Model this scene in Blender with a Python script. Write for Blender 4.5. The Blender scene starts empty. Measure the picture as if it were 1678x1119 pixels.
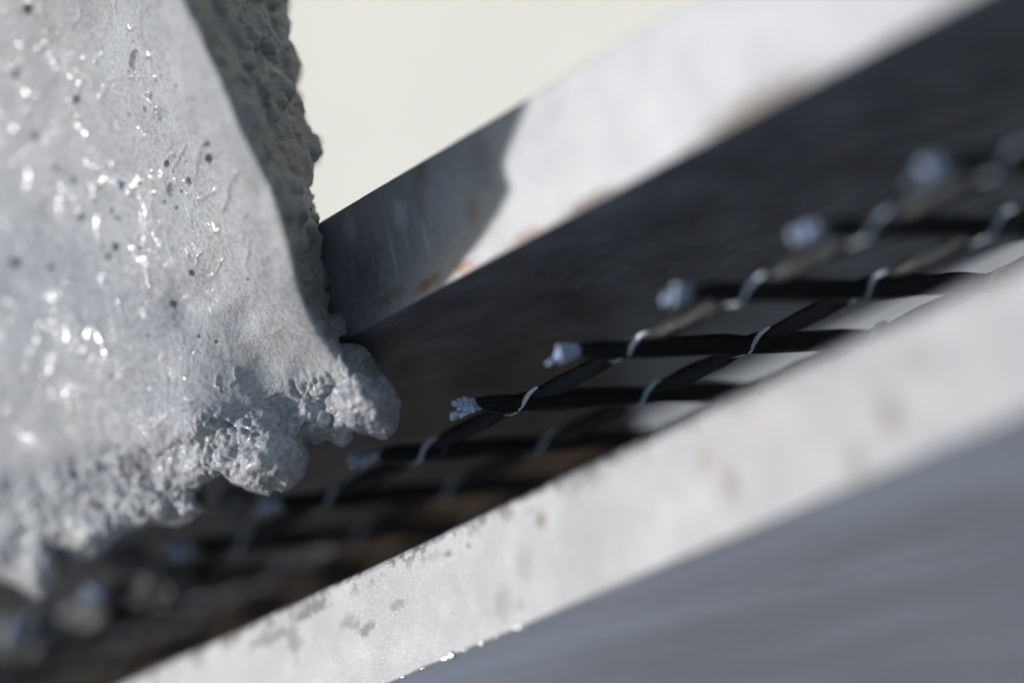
import bpy, bmesh, math, random
import numpy as np
from mathutils import Vector, Matrix
random.seed(7)
S = bpy.context.scene
COL = S.collection
MM = 0.001

# ---------------------------------------------------------------- camera
# measured from the photograph: x runs along the steel bars, y into the slot, z across the bar faces
F_PX = 6351.4
R = np.array([[-0.589734075496451, 0.7778914466024728, 0.2170221590092985],
              [0.306481312064655, -0.03305253228598254, 0.9513026518751072],
              [0.7471833279413241, 0.6275288259611626, -0.2189169866281076]])
W = R @ np.diag([-1., 1., -1.])
U_, _, V_ = np.linalg.svd(W)
W = U_ @ V_
O_ = np.array([-0.01473682, 0.01149346, 0.4])
CAM = -W.T @ O_
def at(px, py, d):                     # point of the place at depth d
    px = np.asarray(px, float); py = np.asarray(py, float); d = np.asarray(d, float)
    c = np.stack([(px-839)/F_PX*d, (py-559.5)/F_PX*d, d], -1)
    return (c - O_) @ W
cd = bpy.data.cameras.new('camera'); cam = bpy.data.objects.new('camera', cd); COL.objects.link(cam)
B = W.T @ np.diag([1., -1., -1.])
m = Matrix([list(B[i]) + [CAM[i]] for i in range(3)] + [[0, 0, 0, 1]])
cam.matrix_world = m
cd.sensor_width = 36; cd.lens = F_PX/1678*36
cd.clip_start = 0.01; cd.clip_end = 100
cd.dof.use_dof = True; cd.dof.focus_distance = 0.400
cd.dof.aperture_fstop = (cd.lens/1000)/0.0205
S.camera = cam
S.render.resolution_x = 1024; S.render.resolution_y = 682

# ---------------------------------------------------------------- light
TO_SUN = Vector((-1.05, -1.0, 0.27)).normalized()
elev = math.asin(TO_SUN.z); 
w = bpy.data.worlds.new('World'); S.world = w; w.use_nodes = True
nt = w.node_tree; bg = nt.nodes['Background']
sky = nt.nodes.new('ShaderNodeTexSky'); sky.sky_type = 'NISHITA'; sky.sun_disc = False; sky.ozone_density = 2.2; sky.dust_density = .3; sky.air_density = 1.0
sky.sun_elevation = elev; sky.sun_rotation = math.atan2(TO_SUN.x, TO_SUN.y)
nt.links.new(sky.outputs[0], bg.inputs[0]); bg.inputs[1].default_value = 0.15
sl = bpy.data.lights.new('sun', 'SUN'); so = bpy.data.objects.new('sun', sl); COL.objects.link(so)
sl.energy = 2.95; sl.angle = math.radians(3.0); sl.color = (1.0, 0.975, 0.96)
so.rotation_euler = TO_SUN.to_track_quat('Z', 'Y').to_euler()
S.view_settings.view_transform = 'Standard'; S.view_settings.look = 'None'
S.view_settings.exposure = 0.22; S.view_settings.gamma = 1

# ---------------------------------------------------------------- helpers
def tag(o, label=None, cat=None, group=None, kind=None):
    if label: o['label'] = label
    if cat: o['category'] = cat
    if group: o['group'] = group
    if kind: o['kind'] = kind
    return o
def empty(name, loc):
    o = bpy.data.objects.new(name, None); o.location = loc; o.empty_display_size = 0.005
    COL.objects.link(o); return o
def meshobj(name, verts, faces, mat, parent=None, smooth=True, origin=(0, 0, 0)):
    me = bpy.data.meshes.new(name)
    v = np.asarray(verts, float) - np.asarray(origin)
    if isinstance(faces, np.ndarray):
        f = faces
        me.vertices.add(len(v)); me.vertices.foreach_set('co', v.ravel().astype(np.float32))
        k = f.shape[1]
        me.loops.add(f.size); me.loops.foreach_set('vertex_index', f.ravel().astype(np.int32))
        me.polygons.add(len(f)); me.polygons.foreach_set('loop_start', np.arange(0, f.size, k, dtype=np.int32))
        me.polygons.foreach_set('loop_total', np.full(len(f), k, np.int32))
        me.update(calc_edges=True)
    else:
        me.from_pydata([tuple(x) for x in v], [], faces)
    me.validate()
    if smooth: me.polygons.foreach_set('use_smooth', np.ones(len(me.polygons), bool))
    me.materials.append(mat)
    o = bpy.data.objects.new(name, me); COL.objects.link(o)
    if parent is not None:
        o.parent = parent
        o.location = Vector(origin) - parent.location if parent.parent is None else Vector(origin)
    else: o.location = origin
    return o
def _h(ix, iy, iz, seed):
    n = (ix*374761393 + iy*668265263 + iz*2147483647 + seed*1274126177) & 0xffffffff
    n = ((n ^ (n >> 13))*1274126177) & 0xffffffff
    n = ((n ^ (n >> 16))*2246822519) & 0xffffffff
    return ((n ^ (n >> 15)) & 0xffff)/32767.5 - 1.0
def noise(P, scale, seed=0):           # value noise, P (n,3), feature size = scale; range about -1..1
    Q = P/scale; I = np.floor(Q).astype(np.int64); f = Q-I; u = f*f*f*(f*(f*6-15)+10)
    r = 0
    for a in (0, 1):
        wx = u[:, 0] if a else 1-u[:, 0]
        for b in (0, 1):
            wy = u[:, 1] if b else 1-u[:, 1]
            for c in (0, 1):
                wz = u[:, 2] if c else 1-u[:, 2]
                r = r + wx*wy*wz*_h(I[:, 0]+a, I[:, 1]+b, I[:, 2]+c, seed)
    return r
def fbm(P, scale, octv=3, seed=0, gain=.5):
    r = 0; a = 1.
    for i in range(octv): r = r + a*noise(P + i*.01713, scale/2**i, seed+i*17); a *= gain
    return r
def cell(P, scale, seed=0):            # worley F1 distance (0 at the cell centre) and cell value
    Q = P/scale; I = np.floor(Q).astype(np.int64); f = Q-I
    best = np.full(len(P), 9.); val = np.zeros(len(P))
    for a in (-1, 0, 1):
        for b in (-1, 0, 1):
            for c in (-1, 0, 1):
                J = I + np.array([a, b, c])
                o = np.stack([_h(J[:, 0], J[:, 1], J[:, 2], seed+s)*.4+.5 for s in (1, 2, 3)], 1)
                d = np.linalg.norm(o + np.array([a, b, c]) - f, axis=1)
                k = d < best; best = np.where(k, d, best)
                val = np.where(k, _h(J[:, 0], J[:, 1], J[:, 2], seed+9), val)
    return best, val
def smooth01(x): x = np.clip(x, 0, 1); return x*x*(3-2*x)

# ---------------------------------------------------------------- materials
class N:
    def __init__(s, name):
        s.m = bpy.data.materials.new(name); s.m.use_nodes = True; s.t = s.m.node_tree
        s.b = s.t.nodes['Principled BSDF']; s.tc = s.t.nodes.new('ShaderNodeTexCoord').outputs['Object']
    def set(s, **k):
        for a, v in k.items():
            i = s.b.inputs[a.replace('_', ' ')]
            if isinstance(v, bpy.types.NodeSocket): s.t.links.new(v, i)
            else: i.default_value = v
    def map(s, scale=(1, 1, 1), rot=(0, 0, 0), loc=(0, 0, 0), src=None):
        n = s.t.nodes.new('ShaderNodeMapping'); n.inputs['Scale'].default_value = scale
        n.inputs['Rotation'].default_value = rot; n.inputs['Location'].default_value = loc
        s.t.links.new(src or s.tc, n.inputs[0]); return n.outputs[0]
    def noise(s, scale, detail=4, rough=.5, src=None, dist=0, col=False):
        n = s.t.nodes.new('ShaderNodeTexNoise'); n.inputs['Scale'].default_value = scale
        n.inputs['Detail'].default_value = detail; n.inputs['Roughness'].default_value = rough
        n.inputs['Distortion'].default_value = dist
        s.t.links.new(src or s.tc, n.inputs['Vector']); return n.outputs['Color' if col else 'Fac']
    def voro(s, scale, src=None, feat='F1', out='Distance'):
        n = s.t.nodes.new('ShaderNodeTexVoronoi'); n.feature = feat; n.inputs['Scale'].default_value = scale
        s.t.links.new(src or s.tc, n.inputs['Vector']); return n.outputs[out]
    def ramp(s, fac, pts):
        n = s.t.nodes.new('ShaderNodeValToRGB'); e = n.color_ramp.elements
        while len(e) < len(pts): e.new(.5)
        for el, (p, c) in zip(e, pts):
            el.position = p; el.color = (c, c, c, 1) if not isinstance(c, tuple) else (*c, 1)
        s.t.links.new(fac, n.inputs[0]); return n.outputs[0]
    def mix(s, fac, a, b, mode='MIX'):
        n = s.t.nodes.new('ShaderNodeMix'); n.data_type = 'RGBA'; n.blend_type = mode
        for i, v in ((0, fac), (6, a), (7, b)):
            if isinstance(v, bpy.types.NodeSocket): s.t.links.new(v, n.inputs[i])
            else: n.inputs[i].default_value = v if i == 0 else ((*v, 1) if len(v) == 3 else v)
        return n.outputs[2]
    def math(s, op, a, b=0., c=None):
        n = s.t.nodes.new('ShaderNodeMath'); n.operation = op
        for i, v in enumerate((a, b) if c is None else (a, b, c)):
            if isinstance(v, bpy.types.NodeSocket): s.t.links.new(v, n.inputs[i])
            else: n.inputs[i].default_value = v
        return n.outputs[0]
    def xyz(s):
        n = s.t.nodes.new('ShaderNodeSeparateXYZ'); s.t.links.new(s.tc, n.inputs[0]); return n.outputs
    def bump(s, h, strength=.5, dist=.001, normal=None):
        n = s.t.nodes.new('ShaderNodeBump'); n.inputs['Strength'].default_value = strength
        n.inputs['Distance'].default_value = dist; s.t.links.new(h, n.inputs['Height'])
        if normal: s.t.links.new(normal, n.inputs['Normal'])
        return n.outputs[0]
def blotch(n, cx, cz, rx, rz, soft=.4, amp=.5, scale=900):
    """0..1 mask of one irregular patch of wear at (x, z) of a bar, in metres"""
    x, y, z = n.xyz()
    rx *= 1.3; rz *= 1.3
    dx = n.math('DIVIDE', n.math('SUBTRACT', x, cx), rx); dz = n.math('DIVIDE', n.math('SUBTRACT', z, cz), rz)
    r = n.math('SQRT', n.math('ADD', n.math('MULTIPLY', dx, dx), n.math('MULTIPLY', dz, dz)))
    r = n.math('ADD', r, n.math('MULTIPLY', n.math('SUBTRACT', n.noise(scale, 5, .65), .5), amp*3))
    return n.ramp(r, [(max(0, 1-soft), 1.), (1., 0.)])

def steel(name, patches=(), edge_z=None, base=(.32, .335, .35), under=.33, mott=110, drag=.5):
    n = N(name)
    x, y, z = n.xyz()
    big = n.noise(60, 4, .55); mid = n.noise(330, 5, .6)
    lines = n.noise(1, 3, .6, src=n.map((3800, 3800, 60)))        # vertical milling lines across the face
    lines2 = n.noise(1, 2, .5, src=n.map((300, 9000, 9000)))      # fine drag along the bar
    col = n.ramp(big, [(.3, tuple(c*.86 for c in base)), (.7, base)])
    col = n.mix(n.math('MULTIPLY', n.ramp(mid, [(.48, 0.), (.72, 1.)]), .25), col, (.42, .41, .40))
    col = n.mix(n.math('MULTIPLY', n.ramp(lines, [(.35, 1.), (.6, 0.)]), .34), col, (.25, .26, .28))
    col = n.mix(n.math('MULTIPLY', n.ramp(n.noise(1300, 3, .7), [(.66, 0.), (.74, 1.)]), .35), col, (.2, .19, .18))
    scr = n.ramp(n.noise(1, 4, .7, src=n.map((900, 900, 9000), rot=(0, .25, 0))), [(.40, 1.), (.52, 0.)])
    col = n.mix(n.math('MULTIPLY', scr, .28), col, (.14, .145, .155))
    spk = n.ramp(n.noise(4200, 2, .5), [(.60, 0.), (.70, 1.)])
    col = n.mix(n.math('MULTIPLY', spk, .35), col, (.62, .63, .65))
    rust = None
    for p in patches:
        mk = blotch(n, *p[:4], soft=p[6] if len(p) > 6 else .5, amp=p[7] if len(p) > 7 else .5)
        col = n.mix(n.math('MULTIPLY', mk, p[5]), col, p[4])
        rust = mk if rust is None else n.math('MAXIMUM', rust, mk)
    if edge_z is not None:     # chipped brown specks along one edge
        d = n.math('ABSOLUTE', n.math('SUBTRACT', z, edge_z))
        near = n.ramp(n.math('MULTIPLY', d, 500), [(.2, 1.), (1., 0.)])
        sp = n.ramp(n.noise(560, 4, .6), [(.52, 0.), (.57, 1.)])
        e = n.math('MULTIPLY', near, sp)
        col = n.mix(n.math('MULTIPLY', e, .85), col, (.085, .075, .068))
    # separate, bluer colour on the downward faces only
    g = n.t.nodes.new('ShaderNodeNewGeometry'); sx = n.t.nodes.new('ShaderNodeSeparateXYZ')
    n.t.links.new(g.outputs['True Normal'], sx.inputs[0])
    flat = n.ramp(n.math('MULTIPLY', sx.outputs[2], -1), [(.6, 0.), (.9, 1.)])
    ucol = n.ramp(n.noise(mott, 4, .6), [(.36, (under*.55, under*.58, under*.66)), (.66, (under*1.0, under*1.10, under*1.27))])
    ucol = n.mix(n.math('MULTIPLY', n.ramp(n.noise(1, 4, .6, src=n.map((220, 2600, 220))), [(.35, 1.), (.55, 0.)]), drag), ucol, (.1, .1, .11))
    col = n.mix(flat, col, ucol)
    h = n.math('ADD', n.math('MULTIPLY', lines, .5), n.math('MULTIPLY', lines2, .5*drag))
    h = n.math('ADD', h, n.math('MULTIPLY', n.noise(1500, 4, .7), .35))
    rgh = n.mix(flat, n.ramp(n.noise(120, 5, .6), [(.3, .56), (.7, .63)]), n.ramp(n.noise(45, 4, .6), [(.3, .33), (.7, .37)]))
    met = n.mix(flat, (.35, .35, .35), (.7, .7, .7))
    n.set(Base_Color=col, Metallic=met, Roughness=rgh, Normal=n.bump(h, .4, .00008))
    return n.m

RUST = (.21, .105, .055); PALE = (.55, .57, .60); DARK = (.06, .058, .058); GREY = (.17, .17, .18)
MAT_UP = steel('ground steel with rust', [
    (.0182, .0244, .0011, .0022, RUST, .55, .8, .8), (.0171, .0210, .0009, .0026, RUST, .6, .8, .8), (.0248, .0177, .0010, .0020, RUST, .55, .8, .8),
    (.0216, .0130, .0016, .0006, RUST, .8, .6, .8), (.0154, .0133, .0022, .0006, RUST, .75, .6, .8), (.0095, .0140, .0022, .0007, RUST, .5, .7, .8),
    (.0135, .0214, .0012, .0016, PALE, .8, .6, .6), (.0167, .0177, .0003, .0020, PALE, .8, .6, .3), (.0050, .0225, .0010, .0016, PALE, .6, .7, .8), (.0060, .0170, .0030, .0040, DARK, .45, .8, .9), (.0200, .0200, .0050, .0030, PALE, .35, .8, 1.1), (.0280, .0220, .0020, .0030, DARK, .35, .8, 1.1), (.0110, .0180, .0002, .0026, PALE, .7, .6, .3), (.0135, .0185, .00015, .0018, PALE, .6, .6, .3),
    (.0426, .0127, .0040, .0005, (.12, .09, .07), .8, .6, .8), (.0675, .0127, .0090, .0014, (.11, .095, .08), .85, .6, .8),
    (.0320, .0127, .0030, .0005, (.2, .12, .07), .7, .6, .8)], under=.56, base=(.37, .376, .392))
MAT_LOW = steel('ground steel with stains', [
    (-.0175, -.0121, .0030, .0008, DARK, .8, .5, 1.), (-.0213, -.0140, .0013, .0022, DARK, .65, .6, .9), (-.0258, -.0132, .0040, .0007, DARK, .6, .6, .9),
    (-.0108, -.0154, .0016, .0010, DARK, .55, .7, 1.2), (-.0084, -.0167, .0016, .0006, DARK, .7, .6, 1.), (-.0024, -.0156, .0015, .0005, DARK, .5, .6, 1.2),
    (.0233, -.0138, .0009, .0009, (.10, .08, .07), .85, .6, .6), (.0076, -.0130, .0006, .0004, DARK, .8, .6, .8), (.0112, -.0131, .0004, .0003, DARK, .8, .6, .8),
    (.0192, -.0173, .0016, .0018, GREY, .8, .6, .6), (.0146, -.0201, .0016, .0018, GREY, .85, .6, .6), (.0172, -.0208, .0008, .0006, GREY, .8, .6, .6),
    (.0513, -.0182, .0010, .0018, (.16, .13, .13), .8, .7, .6), (.0484, -.0150, .0014, .0014, (.2, .17, .16), .7, .7, .6),
    (.0734, -.0184, .0014, .0018, (.15, .13, .125), .85, .7, .6), (.0675, -.0212, .0012, .0018, (.16, .14, .14), .85, .7, .6),
    (.0578, -.0148, .0016, .0008, (.25, .22, .2), .6, .7, .6), (.0415, -.0189, .0010, .0010, (.25, .24, .25), .6, .7, .6), (.078, -.0150, .0020, .0014, (.2, .18, .18), .6, .7, .6)],
    edge_z=-.0112, under=.74, mott=14, drag=.12, base=(.264, .266, .278))

def make_concrete():
    n = N('wet fresh concrete')
    big = n.noise(90, 5, .6); fine = n.noise(1800, 5, .7); mid = n.noise(420, 5, .6)
    col = n.ramp(big, [(.25, (.36, .365, .385)), (.5, (.46, .462, .478)), (.8, (.44, .432, .425))])
    col = n.mix(n.math('MULTIPLY', n.ramp(fine, [(.38, 1.), (.55, 0.)]), .5), col, (.15, .155, .165))
    col = n.mix(n.math('MULTIPLY', n.ramp(mid, [(.6, 0.), (.75, 1.)]), .25), col, (.25, .23, .20))
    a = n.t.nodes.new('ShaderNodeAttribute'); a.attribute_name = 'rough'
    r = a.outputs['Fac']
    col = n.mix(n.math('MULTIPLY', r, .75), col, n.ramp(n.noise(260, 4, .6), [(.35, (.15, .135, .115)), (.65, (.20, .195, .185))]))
    grit = n.bump(n.noise(2400, 5, .75), .8, .00022)
    grit = n.bump(n.noise(900, 4, .7), .5, .0004, grit)
    wa = n.t.nodes.new('ShaderNodeAttribute'); wa.attribute_name = 'film'
    film = wa.outputs['Fac']
    und = n.noise(420, 2, .5, dist=1.2, src=n.map((1.15, 1, .7)))
    coat = n.bump(und, 1., .0004)
    wet = n.math('MAXIMUM', n.ramp(film, [(.15, 0.), (.5, 1.)]), n.ramp(n.noise(140, 3, .6, src=n.map(loc=(.2, .7, .1))), [(.52, .03), (.66, .18)]))
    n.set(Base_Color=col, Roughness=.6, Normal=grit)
    n.set(Coat_Weight=wet, Coat_Roughness=.17, Coat_IOR=1.5, Coat_Normal=coat)
    n.b.inputs['Specular IOR Level'].default_value = .22
    return n.m
MAT_CON = make_concrete()

def make_carbon():
    n = N('black carbon fibre yarn')
    a = n.t.nodes.new('ShaderNodeAttribute'); a.attribute_name = 'strand_uv'
    fil = n.noise(1, 3, .6, src=n.map((22, 1.2, 22), src=a.outputs['Vector']))
    n.set(Base_Color=n.ramp(fil, [(.3, (.006, .006, .007)), (.52, (.016, .016, .018)), (.72, (.04, .044, .054))]), Roughness=.29,
          Normal=n.bump(fil, .5, .00015), Coat_Weight=.0)
    n.b.inputs['Specular IOR Level'].default_value = .36
    return n.m
MAT_CARB = make_carbon()
def simple(name, col, rough, var=.15, scale=900, **k):
    n = N(name)
    f = n.noise(scale, 4, .6)
    n.set(Base_Color=n.ramp(f, [(.25, tuple(c*(1-var) for c in col)), (.75, tuple(min(1, c*(1+var)) for c in col))]),
          Roughness=rough, Normal=n.bump(f, .3, .0001), **k)
    return n.m
MAT_THREAD = simple('pale nylon binding thread', (.74, .83, .96), .28, .08, 3000, Coat_Weight=.5, Coat_Roughness=.15)
MAT_TIP = simple('bluish white frayed resin end', (.54, .64, .92), .32, .25, 2600, Coat_Weight=.4, Coat_Roughness=.15)
MAT_WALL = simple('cream plaster', (.655, .645, .59), .9, .14, 9.0)
MAT_GROUND = simple('pale concrete ground', (.31, .315, .34), .9, .12, 2.5)

# ---------------------------------------------------------------- the setting
def box_bm(x0, x1, y0, y1, z0, z1):
    bm = bmesh.new()
    v = [bm.verts.new(c) for c in ((x0, y0, z0), (x1, y0, z0), (x1, y1, z0), (x0, y1, z0), (x0, y0, z1), (x1, y0, z1), (x1, y1, z1), (x0, y1, z1))]
    for f in ((3, 2, 1, 0), (4, 5, 6, 7), (0, 1, 5, 4), (1, 2, 6, 5), (2, 3, 7, 6), (3, 0, 4, 7)): bm.faces.new([v[i] for i in f])
    return bm
def from_bm(name, bm, mat, parent=None, smooth=False):
    me = bpy.data.meshes.new(name); bm.to_mesh(me); bm.free(); me.materials.append(mat)
    for p in me.polygons: p.use_smooth = smooth
    o = bpy.data.objects.new(name, me); COL.objects.link(o)
    if parent is not None: o.parent = parent; o.location = -parent.location
    return o
tag(from_bm('ground', box_bm(-30, 30, -30, 30, -1.05, -1.0), MAT_GROUND), kind='structure')
tag(from_bm('background_wall', box_bm(-12, 8, 1.6, 1.75, -1.0, 5.0), MAT_WALL),
    'pale cream wall far out of focus behind the steel bars', 'wall')

# ---------------------------------------------------------------- steel bars (faces bevelled, slightly worn edges)
def steel_bar(name, x0, x1, y0, y1, z0, z1, mat, bev_top, bev_bot, parent):
    nx = 520
    xs = np.linspace(x0, x1, nx)
    def wob(seed, a):
        P = np.stack([xs, np.zeros(nx), np.full(nx, seed*.37)], 1)
        return 1 + a*noise(P, .0045, seed) + a*.9*noise(P, .0012, seed+3)
    bt = bev_top*wob(1, .22); bb = bev_bot*wob(5, .22)
    prof = []
    for i in range(nx):
        t, b = bt[i], bb[i]
        row = []
        for a in (0, 30, 60, 90):          # lower front edge
            s, c = math.sin(math.radians(a)), math.cos(math.radians(a))
            row.append((y0+b*(1-s), z0+b*(1-c)))
        row = row[::1]
        top = []
        for a in (0, 30, 60, 90):          # upper front edge
            s, c = math.sin(math.radians(a)), math.cos(math.radians(a))
            top.append((y0+t*(1-c), z1-t*(1-s)))
        prof.append(row + top + [(y1, z1), (y1, z0)])
    k = len(prof[0])
    V = np.array([[(xs[i], *prof[i][j]) for j in range(k)] for i in range(nx)]).reshape(-1, 3)
    Fq = []
    for i in range(nx-1):
        for j in range(k):
            a = i*k+j; b = i*k+(j+1) % k
            Fq.append((a, b, b+k, a+k))
    Fq = [tuple(f) for f in Fq]
    Fq.append(tuple(range(k-1, -1, -1))); Fq.append(tuple((nx-1)*k+j for j in range(k)))
    o = meshobj(name, V, Fq, mat, parent, smooth=False)
    bm = bmesh.new(); bm.from_mesh(o.data); bmesh.ops.recalc_face_normals(bm, faces=bm.faces); bm.to_mesh(o.data); bm.free()
    return o
ub = steel_bar('steel_bar', -.45, .20, 0, .073, .01215, .02515, MAT_UP, .00018, .00022, None)
tag(ub, 'upper grey steel bar, half in the shadow of the concrete, with rust flecks', 'steel bar', 'steel formwork bars')
lb = steel_bar('steel_bar', -.45, .20, .00115, .170, -.02303, -.01063, MAT_LOW, .00075, .00030, None)
tag(lb, 'lower sunlit steel bar with dark stains and chipped upper edge, in front of the mesh', 'steel bar', 'steel formwork bars')

MAT_BLOCKER = simple('dark oiled steel', (.20, .205, .225), .45, .3, 60)
sb = box_bm(-.44, -.036, .066, .0695, -.0105, .0120)  # added strip that blocks back light and keeps the slot dark at left
bmesh.ops.bevel(sb, geom=sb.edges[:], offset=.0004, segments=2, affect='EDGES', profile=.5)
tag(from_bm('slot_blocker', sb, MAT_BLOCKER), 'dark steel spacer added deep in the slot to shut off light at left, behind the mesh', 'blocker')
MAT_BACKDROP = simple('grey backdrop board', (.24, .245, .26), .85, .12, 30)
gb = box_bm(-.75, .35, .350, .368, -.40, .122)  # added panel behind the slot, there only for its grey tone
bmesh.ops.bevel(gb, geom=gb.edges[:], offset=.001, segments=2, affect='EDGES', profile=.5)
tag(from_bm('added_backdrop', gb, MAT_BACKDROP), 'blurred grey board added to give a grey tone through the right end of the mesh', 'board')

MAT_BURR = simple('bright steel burr', (.75, .76, .75), .25, .1, 900, Metallic=.8)
rs = np.random.RandomState(3)
for bx, br in ((-.0003, .00022), (.0035, .00030), (.0047, .00045), (.0072, .00024), (.0100, .00028), (.0128, .00026), (.0160, .00032), (.0172, .0003), (-.0040, .0002)):
    bm = bmesh.new(); bmesh.ops.create_icosphere(bm, subdivisions=3, radius=br)
    for v in bm.verts: v.co.x *= 1.7; v.co = v.co*(1+.25*math.sin(v.co.x*9000+bx*1e4)*math.cos(v.co.z*8000))
    o = from_bm('burr', bm, MAT_BURR, smooth=True); o.parent = lb
    o.location = (bx, .00115+.00008, -.02290)

# ---------------------------------------------------------------- textile mesh
MZ = .0023; MY = [.0147, .0314, .0481, .0648]
XK = {k: -.0462 + .01822*k for k in range(-4, 9)}
grid = empty('reinforcement_mesh', (0, .0147, MZ))
tag(grid, 'black carbon textile mesh with pale tied crossings and frayed bluish ends between the bars', 'reinforcement mesh')
def sweep(name, path, sec, twist, parent, seg=28, seed=0, groove=.05):
    """path (n,3); sec (n,2) half-axes (side, up); filament grooves twist along the strand"""
    path = np.array(path); n = len(path)
    tan = np.gradient(path, axis=0); tan /= np.linalg.norm(tan, axis=1)[:, None]
    up0 = np.array([0, 0, 1.]); side = np.cross(tan, up0); side /= np.linalg.norm(side, axis=1)[:, None]
    up = np.cross(side, tan)
    L = np.concatenate([[0], np.cumsum(np.linalg.norm(np.diff(path, axis=0), axis=1))])
    th = np.linspace(0, 2*math.pi, seg, endpoint=False)
    rs = np.random.RandomState(seed); ph = rs.rand(3)*6.28
    V = []; UV = []
    for i in range(n):
        tw = twist[i]; l = L[i]/MM
        g = 1 + groove*np.cos(7*th + ph[0] + l*.35) + groove*.6*np.cos(11*th - ph[1] - l*.22) + groove*.35*np.cos(3*th+ph[2]+l*.8)
        a = sec[i][0]*g*np.cos(th); b = sec[i][1]*g*np.sin(th)
        a2 = a*math.cos(tw)-b*math.sin(tw); b2 = a*math.sin(tw)+b*math.cos(tw)
        V.append(path[i] + a2[:, None]*side[i] + b2[:, None]*up[i])
        UV.append(np.stack([np.cos(th + l*.05)*1.3, np.full(seg, l*.12), np.sin(th + l*.05)*1.3], 1))
    V = np.concatenate(V); UV = np.concatenate(UV)
    i, j = np.meshgrid(np.arange(n-1), np.arange(seg), indexing='ij')
    a = i*seg+j; b = i*seg+(j+1) % seg
    Fq = np.stack([a, a+seg, b+seg, b], -1).reshape(-1, 4)
    o = meshobj(name, V, Fq, MAT_CARB, parent)
    at_ = o.data.attributes.new('strand_uv', 'FLOAT_VECTOR', 'POINT')
    at_.data.foreach_set('vector', UV.ravel().astype(np.float32))
    return o
def tube(pts, r, seg=10, sub=5):
    pts = np.array(pts, float); n = len(pts)
    # catmull-rom
    P = np.vstack([2*pts[0]-pts[1], pts, 2*pts[-1]-pts[-2]]); out = []
    for i in range(1, n):
        for t in np.linspace(0, 1, sub, endpoint=False):
            p0, p1, p2, p3 = P[i-1], P[i], P[i+1], P[i+2] if i+2 < len(P) else P[-1]
            out.append(.5*((2*p1)+(-p0+p2)*t+(2*p0-5*p1+4*p2-p3)*t*t+(-p0+3*p1-3*p2+p3)*t**3))
    out.append(pts[-1]); out = np.array(out)
    tan = np.gradient(out, axis=0); tan /= np.linalg.norm(tan, axis=1)[:, None]
    s = np.cross(tan, [.3, .9, .1]); s /= np.linalg.norm(s, axis=1)[:, None]; u = np.cross(s, tan)
    th = np.linspace(0, 2*math.pi, seg, endpoint=False)
    rr = np.full(len(out), r) if np.isscalar(r) else np.interp(np.linspace(0, 1, len(out)), np.linspace(0, 1, len(r)), r)
    V = (out[:, None] + rr[:, None, None]*(np.cos(th)[None, :, None]*s[:, None]*1.25 + np.sin(th)[None, :, None]*u[:, None]*.8)).reshape(-1, 3)
    m_ = len(out); i, j = np.meshgrid(np.arange(m_-1), np.arange(seg), indexing='ij')
    a = i*seg+j; b = i*seg+(j+1) % seg
    return V, np.stack([a, b, b+seg, a+seg], -1).reshape(-1, 4)
def join(parts):
    V = []; Fs = []; o = 0
    for v, f in parts: V.append(v); Fs.append(np.asarray(f)+o); o += len(v)
    return np.concatenate(V), np.concatenate(Fs)
def pinch(d, w): return np.exp(-(d/w)**2)
for k, xk in XK.items():
    rs = np.random.RandomState(k+50)
    y0 = .0063 + rs.uniform(-.0006, .0006); tipy = y0 + .0012
    ys = np.linspace(tipy, .150, 150)
    nd = np.min(np.abs(ys[:, None] - np.array(MY)[None]), axis=1)
    P = np.stack([xk + .0003*noise(np.stack([ys, ys*0, ys*0+k], 1), .02, 5), ys,
                  MZ - .00015*pinch(nd, .004) + .00025*noise(np.stack([ys, ys*0, ys*0+k], 1), .015, 9)], 1)
    end = np.clip((ys-tipy)/.004, 0, 1)
    sec = np.stack([(.00125 - .00025*pinch(nd, .0028))*(.62+.38*end), (.00100 - .00012*pinch(nd, .0028))*(.6+.4*end)], 1)
    st = sweep('cross_strand', P, sec, .25*np.sin(ys*90+k), grid, seed=k+9, groove=.08)
    # frayed pale end: short splayed filament tufts with rounded nibs
    parts = []
    for q in range(17):
        a0 = np.array([xk + rs.uniform(-.55, .55)*MM, tipy + rs.uniform(.0, .9)*MM, MZ + rs.uniform(-.5, .5)*MM])
        ln = rs.uniform(1.0, 3.0)*MM
        d = np.array([rs.uniform(-.45, .35), -1, rs.uniform(-.42, .12)])
        mid = a0 + d*ln*.5 + rs.uniform(-.15, .15, 3)*MM
        e = a0 + d*ln + rs.uniform(-.22, .22, 3)*MM
        r0 = rs.uniform(.16, .34)*MM
        v, f = tube([a0, mid, e, e+d*.05*MM], [r0*.9, r0*1.15, r0*1.3, r0*.1], 8, 4)
        v = v + (.07*MM*fbm(v + q, .00022, 2, q))[:, None]
        parts.append((v, f))
    v, f = join(parts)
    t_ = meshobj('resin_tip', v, f, MAT_TIP, st); t_.location = (0, 0, 0)
    t_.location = (0, 0, 0)
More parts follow.
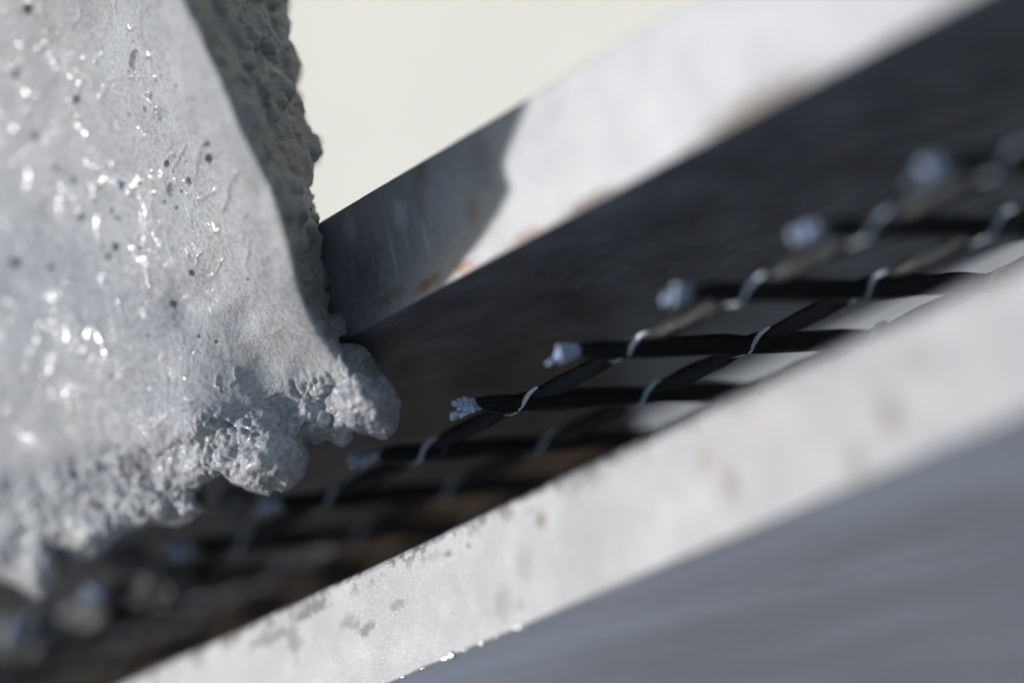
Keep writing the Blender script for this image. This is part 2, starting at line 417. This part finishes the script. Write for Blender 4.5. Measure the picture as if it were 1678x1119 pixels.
for j, yj in enumerate(MY):
    xs = np.arange(-.125, .135, .00055)
    d = np.array([min((x-xk for xk in XK.values()), key=abs) for x in xs]); ad = np.abs(d)
    u = ad/.00911
    zc = MZ + .00045*pinch(ad, .0030) - .00015*(1-pinch(ad, .005)) + .0002*noise(np.stack([xs, xs*0, xs*0+j], 1), .014, 3)
    yc = yj + .00015*np.sin((xs)*2*math.pi/.01822) + .0003*noise(np.stack([xs, xs*0, xs*0+j], 1), .03, 4)
    up = .00038 + .00050*smooth01(u*1.15); sd = .0009 - .0002*u
    tw = .45*np.sin(xs*2*math.pi/.01822)
    sweep('long_strand', np.stack([xs, yc, zc], 1), np.stack([sd, up], 1), tw, grid, seed=j, groove=.10)
    for k, xk in XK.items():
        if not -.115 < xk < .12: continue
        rs = np.random.RandomState(k*7+j+100)
        c = np.array([xk, yj, MZ]); J = lambda: rs.uniform(-.12, .12, 3)
        pts = [c + (np.array(p)+J())*MM for p in ((3.9, -.80, .48), (3.2, -.92, .40), (2.4, -1.0, .25), (1.5, -1.0, -.10), (1.0, -1.1, -.62), (.5, -1.15, -1.02), (-.8, -1.0, -1.02), (-2.2, -.85, -.80), (-3.2, -.5, -.5))]
        v, f = tube(pts, [.10*MM, .17*MM, .22*MM, .25*MM, .24*MM, .16*MM, .07*MM, .04*MM, .02*MM], 10, 6)
        meshobj('binding_thread', v, f, MAT_THREAD, grid)
        pts = [c + (np.array(p)+J()*.5)*MM for p in ((.9, 2.6, .6), (.75, 2.35, -.15), (.3, 1.8, -.82), (-.3, 1.0, -1.0), (-.6, .2, -.95))]
        v, f = tube(pts, [.07*MM, .08*MM, .07*MM, .05*MM, .04*MM], 8, 5)
        meshobj('binding_thread', v, f, MAT_THREAD, grid)

# ---------------------------------------------------------------- wet concrete
OUT = [(-70, -70), (474, -70), (475, 0), (471, 16), (477, 40), (474, 64), (484, 78), (495, 107), (488, 123), (488, 150), (494, 172),
       (502, 204), (507, 220), (523, 225), (527, 255), (516, 268), (513, 300), (505, 308), (514, 322), (512, 344), (523, 358),
       (521, 375), (532, 393), (525, 420), (534, 438), (543, 460), (534, 473), (541, 490), (540, 505), (546, 516), (554, 513),
       (570, 520), (571, 537), (566, 550), (556, 554), (558, 564), (577, 561), (598, 570), (608, 585), (624, 600), (628, 617),
       (642, 632), (653, 658), (656, 688), (647, 706), (635, 723), (625, 720), (602, 710), (583, 709), (575, 725), (563, 734),
       (548, 728), (533, 720), (523, 730), (505, 725), (508, 755), (500, 778), (480, 798), (463, 808), (450, 805), (440, 811),
       (420, 808), (400, 800), (380, 790), (363, 778), (350, 785), (330, 797), (322, 815), (342, 836), (318, 852), (292, 863),
       (250, 859), (220, 870), (196, 884), (167, 905), (154, 914), (125, 918), (100, 901), (96, 938), (83, 976), (63, 982),
       (38, 963), (0, 947), (-70, 935)]
def tps(ctrl, lin=.0):
    C = np.array(ctrl, float); X = C[:, :2]/100
    K = lambda A, Bq: (lambda r2: np.where(r2 > 0, .5*r2*np.log(r2+1e-12), 0))(((A[:, None]-Bq[None])**2).sum(2))
    n = len(C); M = np.zeros((n+3, n+3)); M[:n, :n] = K(X, X)+lin*np.eye(n)
    M[:n, n] = 1; M[:n, n+1:] = X; M[n, :n] = 1; M[n+1:, :n] = X.T
    s = np.linalg.solve(M, np.concatenate([C[:, 2], [0, 0, 0]]))
    return lambda x, y: (lambda Q: K(Q, X) @ s[:n] + s[n] + Q @ s[n+1:])(np.stack([x, y], 1)/100)
d_main = tps([(225, 98, .400), (310, 290, .400), (400, 540, .401), (0, 0, .421), (0, 500, .428), (0, 900, .434), (390, 200, .3808),
              (480, 400, .3850), (300, 0, .381), (440, 300, .3836), (560, 600, .394), (470, 660, .4015), (330, 690, .4020), (440, 760, .399), (300, 830, .412),
              (150, 700, .418), (600, 680, .3955), (-70, 400, .437)], .3)
d_face = tps([(300, 0, .381), (390, 200, .3808), (440, 300, .3836), (480, 400, .3850), (575, 620, .394), (480, 50, .409), (500, 200, .409), (537, 440, .4035),
              (0, 300, .335), (0, 800, .30), (640, 620, .400)], .3)
def seg_dist(x, y, poly):
    P = np.array(poly, float); Q = np.roll(P, -1, 0); best = np.full(len(x), 1e9); ins = np.zeros(len(x), bool)
    for (ax, ay), (bx, by) in zip(P, Q):
        ex, ey = bx-ax, by-ay; t = np.clip(((x-ax)*ex+(y-ay)*ey)/(ex*ex+ey*ey), 0, 1)
        best = np.minimum(best, np.hypot(x-ax-t*ex, y-ay-t*ey))
        c = ((ay > y) != (by > y)) & (x < (bx-ax)*(y-ay)/(by-ay+1e-12)+ax); ins ^= c
    return np.where(ins, best, -best)
ST = 1.7
gx, gy = np.meshgrid(np.arange(-66, 668, ST), np.arange(-66, 994, ST))
sh = gx.shape; x = gx.ravel().copy(); y = gy.ravel().copy()
def sdf(x, y):
    P = np.stack([x, y, 0*x], 1)
    return seg_dist(x, y, OUT) + 2.2*noise(P, 9, 3) + 1.2*noise(P, 4, 8) - .5
s0 = sdf(x, y)
e = 1.; gxs = (sdf(x+e, y)-s0)/e; gys = (sdf(x, y+e)-s0)/e; gn = gxs**2+gys**2+.05
near = (s0 < 0) & (s0 > -ST*1.3)
x = np.where(near, x - s0*gxs/gn, x); y = np.where(near, y - s0*gys/gn, y)
keep = s0 > -ST*1.3
kk = keep.reshape(sh)
idx = np.full(sh, -1); 
quad = kk[:-1, :-1] & kk[1:, :-1] & kk[:-1, 1:] & kk[1:, 1:]
ii, jj = np.nonzero(quad)
q = np.stack([ii*sh[1]+jj, (ii+1)*sh[1]+jj, (ii+1)*sh[1]+jj+1, ii*sh[1]+jj+1], 1)
used, inv = np.unique(q, return_inverse=True); q = inv.reshape(-1, 4)
x = x[used]; y = y[used]
b = np.clip(seg_dist(x, y, OUT), 0, None)
dm, df = d_main(x, y), d_face(x, y)
kf = 700.
d0 = np.logaddexp(dm*kf, df*kf)/kf
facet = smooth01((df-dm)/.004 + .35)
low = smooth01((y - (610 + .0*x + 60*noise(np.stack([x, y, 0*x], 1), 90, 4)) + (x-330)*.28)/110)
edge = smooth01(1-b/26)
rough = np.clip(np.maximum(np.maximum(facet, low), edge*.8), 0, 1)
# rounded rim and the swollen lumps along the lower lip
wr = 24 + 14*low; t = np.clip(b/wr, 0, 1); d0 = d0 + (.0022+.0022*low)*(1-np.sqrt(1-(1-t)**2))
WX = np.stack([x, y, 0*x], 1)
xw = x + 9*noise(WX, 34, 51) + 4*noise(WX, 14, 52); yw = y + 9*noise(WX, 34, 53) + 4*noise(WX, 14, 54)
def bulge(cx, cy, rx, ry, h, ang=0):
    c, s = math.cos(ang), math.sin(ang); u = ((xw-cx)*c+(yw-cy)*s)/rx; v = (-(xw-cx)*s+(yw-cy)*c)/ry
    r2 = u*u+v*v; return h*np.clip(1-r2*.72, 0, 1)**1.25
lump = np.zeros_like(x)
for a in ((606, 662, 62, 56, .0056, .5), (443, 745, 70, 62, .0042, .2), (560, 705, 30, 26, .0016, 0), (585, 590, 30, 34, .0018, 0), (398, 765, 44, 36, .0028, 0),
          (505, 690, 42, 30, .0020, 0), (480, 785, 26, 24, .0016, 0), (320, 690, 46, 30, .0012, -.4), (556, 532, 14, 18, .0016, 0), (330, 770, 46, 34, .0022, 0),
          (240, 830, 60, 40, .003, 0), (150, 870, 60, 40, .003, 0), (70, 940, 44, 40, .003, 0), (320, 835, 30, 24, .002, 0),
          (519, 246, 12, 22, .0012, 0), (455, 87, 26, 20, .0011, 0), (415, 92, 14, 18, .0009, 0), (430, 60, 12, 10, .0009, 0), (470, 330, 40, 50, .0012, 0)):
    lump = lump + bulge(*a)**2
lump = np.sqrt(lump)
d0 = d0 - lump
P = at(x, y, d0)
disp = .00028*fbm(P, .0085, 2, 1)*(1-.3*rough) + .00010*noise(P, .0024, 5)
sm = 1-rough
rid = 1-np.abs(noise(P, .0030, 21)); disp = disp + .00010*sm*rid**3
crk = np.abs(fbm(P, .0042, 3, 31))
soft = .0006*fbm(P, .0052, 3, 41, .55) - .0005*np.exp(-(crk/.16)**2)*low
R1 = soft + .00018*(np.abs(noise(P, .0017, 43))*2-.8)
c1, v1 = cell(P, .0026, 7)
stone = np.where(v1 > .35, np.sqrt(np.clip(.33-c1*c1, 0, 1)), 0)
R1 = R1 + facet*(1-low)*(.0015*stone + .00022*fbm(P, .0011, 3, 45, .6))
Q_ = P + .0012*np.stack([noise(P, .0035, 90+i) for i in range(3)], 1)
fold = np.abs(noise(Q_, .0010, 77))*1.6
grain = fbm(Q_, .00052, 2, 79, .6)
R1 = R1 + low*(.00026*fold + .00017*grain + .00030*fbm(P, .0019, 2, 61, .6)*smooth01((x-520)/50))*(.45+.55*smooth01(noise(P, .004, 12)+.7))
disp = disp + rough*R1*(.45+.55*smooth01(b/24))
# meandering ridges of cement water
film = np.zeros_like(x)
SQ = [[(207, 45), (195, 70), (165, 90), (150, 110)], [(130, 0), (125, 35), (110, 45)], [(70, 10), (85, 45)], [(30, 50), (40, 90), (34, 105)], [(100, 90), (110, 130)],
      [(0, 185), (25, 215)], [(40, 150), (62, 160), (52, 178)], [(95, 310), (120, 325), (125, 345), (145, 370)], [(260, 292), (270, 262), (282, 252)],
      [(283, 283), (297, 250), (303, 240)], [(320, 285), (326, 255), (344, 222)], [(368, 345), (378, 310), (390, 282)], [(408, 430), (411, 400)], [(155, 290), (170, 275), (185, 268)],
      [(178, 285), (190, 305)], [(0, 360), (22, 372), (36, 405), (30, 428)], [(0, 490), (35, 500)], [(60, 560), (70, 525), (85, 525)], [(145, 555), (155, 525), (165, 560), (175, 585)],
      [(215, 400), (225, 420), (240, 430)], [(230, 320), (240, 360)], [(240, 440), (245, 470)], [(118, 172), (132, 138)], [(60, 30), (50, 0)], [(238, 18), (250, 5)], [(190, 195), (200, 215)],
      [(345, 365), (352, 382)], [(215, 232), (226, 214)], [(320, 432), (330, 415)], [(180, 8), (188, 45)], [(255, 380), (262, 402)], [(130, 200), (142, 228)], [(15, 130), (32, 150)],
      [(105, 640), (116, 692)], [(70, 622), (80, 600)], [(250, 110), (256, 130)], [(80, 90), (92, 118)], [(225, 405), (246, 412)], [(10, 20), (20, 45)], [(90, 60), (98, 36)], [(300, 600), (306, 618)]]
rq = np.random.RandomState(12)
for _ in range(70):
    cx, cy = rq.uniform(-20, 400), rq.uniform(-20, 640) if rq.rand() < .5 else rq.uniform(-20, 300); an = rq.normal(1.9, .5); ln = rq.uniform(5, 20)
    if cx > 250 + cy*.42: continue
    SQ.append([(cx, cy), (cx+ln*math.cos(an), cy+ln*math.sin(an)), (cx+ln*(math.cos(an)+math.cos(an+rq.normal(0, .9))), cy+2*ln*math.sin(an))])
wx1 = x + 5*noise(WX, 16, 71) + 2*noise(WX, 7, 72); wy1 = y + 5*noise(WX, 16, 73) + 2*noise(WX, 7, 74)
for pl in SQ:
    w_ = rq.uniform(2.4, 4.2); xs_ = [p[0] for p in pl]; ys_ = [p[1] for p in pl]
    sel = np.nonzero((x > min(xs_)-30) & (x < max(xs_)+30) & (y > min(ys_)-30) & (y < max(ys_)+30))[0]
    if not len(sel): continue
    dd = np.full(len(sel), 1e9)
    for (ax, ay), (bx, by) in zip(pl[:-1], pl[1:]):
        ex, ey = bx-ax, by-ay; t_ = np.clip(((wx1[sel]-ax)*ex+(wy1[sel]-ay)*ey)/(ex*ex+ey*ey+1e-9), 0, 1)
        dd = np.minimum(dd, np.hypot(wx1[sel]-ax-t_*ex, wy1[sel]-ay-t_*ey))
    film[sel] = np.maximum(film[sel], np.exp(-(dd/w_)**2)*rq.uniform(.7, 1.1))
film *= (1-rough)
disp = disp + (.00012+.00010*smooth01((x-150-y*.3)/120))*film
# dents, broken bubbles and pin holes (px in the outline's own plane)
rs = np.random.RandomState(4)
holes = [(225, 98, 9, 17, .9), (280, 312, 7, 13, 1.0), (346, 259, 5, 9, 2.6), (311, 297, 4.5, 8, 2.4), (275, 268, 4, 7, 2.4), (202, 303, 4, 7, 2.2), (190, 404, 4.5, 7, 2.4),
         (186, 345, 3, 5, 2.4), (195, 357, 3, 4, 2.4), (164, 305, 3, 4, 2.2), (128, 162, 4.5, 7, 2.4), (316, 447, 4, 6, 2.4), (409, 457, 3, 4.5, 2.2), (288, 341, 2.6, 4, 2.4),
         (344, 236, 4, 5, 2.2), (239, 180, 4, 6, 1.6), (130, 356, 5, 8, 2.), (72, 345, 12, 16, .3), (122, 295, 4, 6, 2), (57, 223, 6, 8, 1.8), (28, 119, 6, 8, 1.8), (50, 15, 7, 10, 2.),
         (320, 162, 3, 4, 2), (607, 607, 17, 20, 1.05), (449, 99, 9, 14, 1.1), (24, 430, 8, 9, 1.4), (85, 437, 7, 7, 1.2), (95, 275, 5, 6, 1.6), (180, 421, 3.5, 5, 2.2), (217, 118, 3, 3, 2), (298, 314, 3, 4, 2.4),
         (269, 332, 2.6, 3.5, 2.4), (212, 188, 3, 4, 2), (230, 301, 2.5, 3, 2.4), (276, 498, 4, 6, 2.2), (326, 551, 2.6, 3, 2.2)]
for _ in range(22): holes.append((rs.uniform(0, 420), rs.uniform(0, 650), rs.uniform(1.8, 3.2), rs.uniform(2.2, 4), 1.7))
dent = np.zeros_like(x); rim = np.zeros_like(x)
for cx, cy, rx, ry, k in holes:
    sel = (np.abs(x-cx) < rx*2) & (np.abs(y-cy) < ry*2)
    r = np.hypot((x[sel]-cx)/rx, (y[sel]-cy)/ry)
    dent[sel] = np.maximum(dent[sel], k*rx*.000063*np.sqrt(np.clip(1-r*r, 0, 1)))
    rim[sel] += .00006*np.exp(-((r-1.15)/.16)**2)
for cx, cy, rr, k in ((292, 505, 46, .0011), (395, 520, 34, .0008), (260, 620, 50, .0005), (160, 45, 60, .0007), (345, 470, 30, .0004), (270, 196, 20, .0004), (100, 380, 60, .0006), (430, 600, 40, .0005)):
    r2 = ((x-cx)**2+(y-cy)**2)/rr**2; dent += k*np.exp(-r2*1.6)
disp = disp + rim - dent
# push along the local surface normal
def normals(P, q):
    a = P[q[:, 2]]-P[q[:, 0]]; c = P[q[:, 3]]-P[q[:, 1]]; n = np.cross(a, c); N_ = np.zeros_like(P)
    for j in range(4): np.add.at(N_, q[:, j], n)
    return N_/(np.linalg.norm(N_, axis=1)[:, None]+1e-20)
Nn = normals(P, q)
if (Nn @ (CAM - P.mean(0))).mean() < 0: Nn = -Nn; q = q[:, ::-1]
bd = smooth01(b/5)                      # keep the rim where the outline is
view = (P - CAM); view /= np.linalg.norm(view, axis=1)[:, None]
dirn = Nn*bd[:, None] - view*(1-bd)[:, None]
P1 = P + dirn*disp[:, None]
# body behind: side walls and a back
edges = np.sort(np.concatenate([q[:, [0, 1]], q[:, [1, 2]], q[:, [2, 3]], q[:, [3, 0]]]), 1)
dire = np.concatenate([q[:, [0, 1]], q[:, [1, 2]], q[:, [2, 3]], q[:, [3, 0]]])
key = edges[:, 0].astype(np.int64)*len(x)+edges[:, 1]
_, first, cnt = np.unique(key, return_index=True, return_counts=True)
be = dire[first[cnt == 1]]
bv, binv = np.unique(be, return_inverse=True); binv = binv.reshape(-1, 2)
n0 = len(P1); layers = [P1[bv]]; ncl = 7
for l in range(1, ncl):
    tt = l/(ncl-1); base_ = P1[bv] + view[bv]*(.022*tt)
    ctr = base_.mean(0)
    base_ = base_ + (ctr-base_)*(.03*tt+.06*tt**3) + .0006*np.stack([noise(base_, .003, 60+i) for i in range(3)], 1)*min(1, tt*3)
    layers.append(base_)
V = [P1]; Fa = [q]
for l in range(1, ncl): V.append(layers[l])
nb = len(bv)
def lid(l, a): return bv[a] if l == 0 else n0+(l-1)*nb+a
for l in range(ncl-1): Fa.append(np.stack([lid(l, binv[:, 1]), lid(l, binv[:, 0]), lid(l+1, binv[:, 0]), lid(l+1, binv[:, 1])], 1))
V = np.concatenate(V); Fa = np.concatenate(Fa)
# back cap: fan of triangles stored as quads is not possible, so close with a coarse bmesh fill
con = meshobj('concrete_mass', V, Fa, MAT_CON, None, origin=(-.02, -.012, .02))
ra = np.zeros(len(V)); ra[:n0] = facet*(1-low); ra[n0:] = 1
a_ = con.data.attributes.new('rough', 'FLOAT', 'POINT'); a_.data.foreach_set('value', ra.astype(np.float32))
fl = np.zeros(len(V)); fl[:n0] = np.maximum(film, .24*low*(1-facet))
f_ = con.data.attributes.new('film', 'FLOAT', 'POINT'); f_.data.foreach_set('value', fl.astype(np.float32))
bm = bmesh.new(); bm.from_mesh(con.data); bm.verts.ensure_lookup_table()
bed = [e_ for e_ in bm.edges if e_.is_boundary]
bmesh.ops.triangle_fill(bm, edges=bed, use_beauty=False)
bm.to_mesh(con.data); bm.free()
tag(con, 'thick wet grey concrete mass with glossy pitted face, lumpy lower lip against the steel bars', 'concrete')

# crumbs and splashes caught on the mesh behind the lip
MAT_CRUMB = simple('drying cement crumb', (.20, .20, .20), .9, .3, 700)
def crumb(px, py, d, r, sq, label, seed, mat=MAT_CRUMB):
    bm = bmesh.new(); bmesh.ops.create_icosphere(bm, subdivisions=5, radius=r)
    V_ = np.array([v.co[:] for v in bm.verts]); U = V_/r
    k = 1 + .35*fbm(U*.01+seed, .008, 3, seed) + .12*noise(U*.01, .0022, seed+2)
    V_ = V_*k[:, None]*np.array(sq)
    for v, c in zip(bm.verts, V_): v.co = c
    o = from_bm('concrete_crumb', bm, mat, smooth=True); o.location = at(px, py, d)
    tag(o, label, 'concrete', 'concrete crumbs on the mesh')
crumb(384, 822, .432, .0019, (1.1, 1, .8), 'small pale blurred crumb just under the swollen lump of the concrete lip', 3)
crumb(262, 955, .452, .0026, (1.3, 1, 1.1), 'bright blurred concrete splash on the mesh, left of the dim strand ends', 5)
crumb(55, 1045, .470, .0030, (1.2, 1, .9), 'blurred grey crumb at the lower left corner, below the concrete', 8)
crumb(205, 915, .452, .0022, (1.6, 1, .8), 'brownish crumb in shade directly under the ragged lip', 11)
crumb(140, 1010, .465, .0024, (1.8, 1, .7), 'flat grey crumb between the corner crumb and the bright splash', 14)
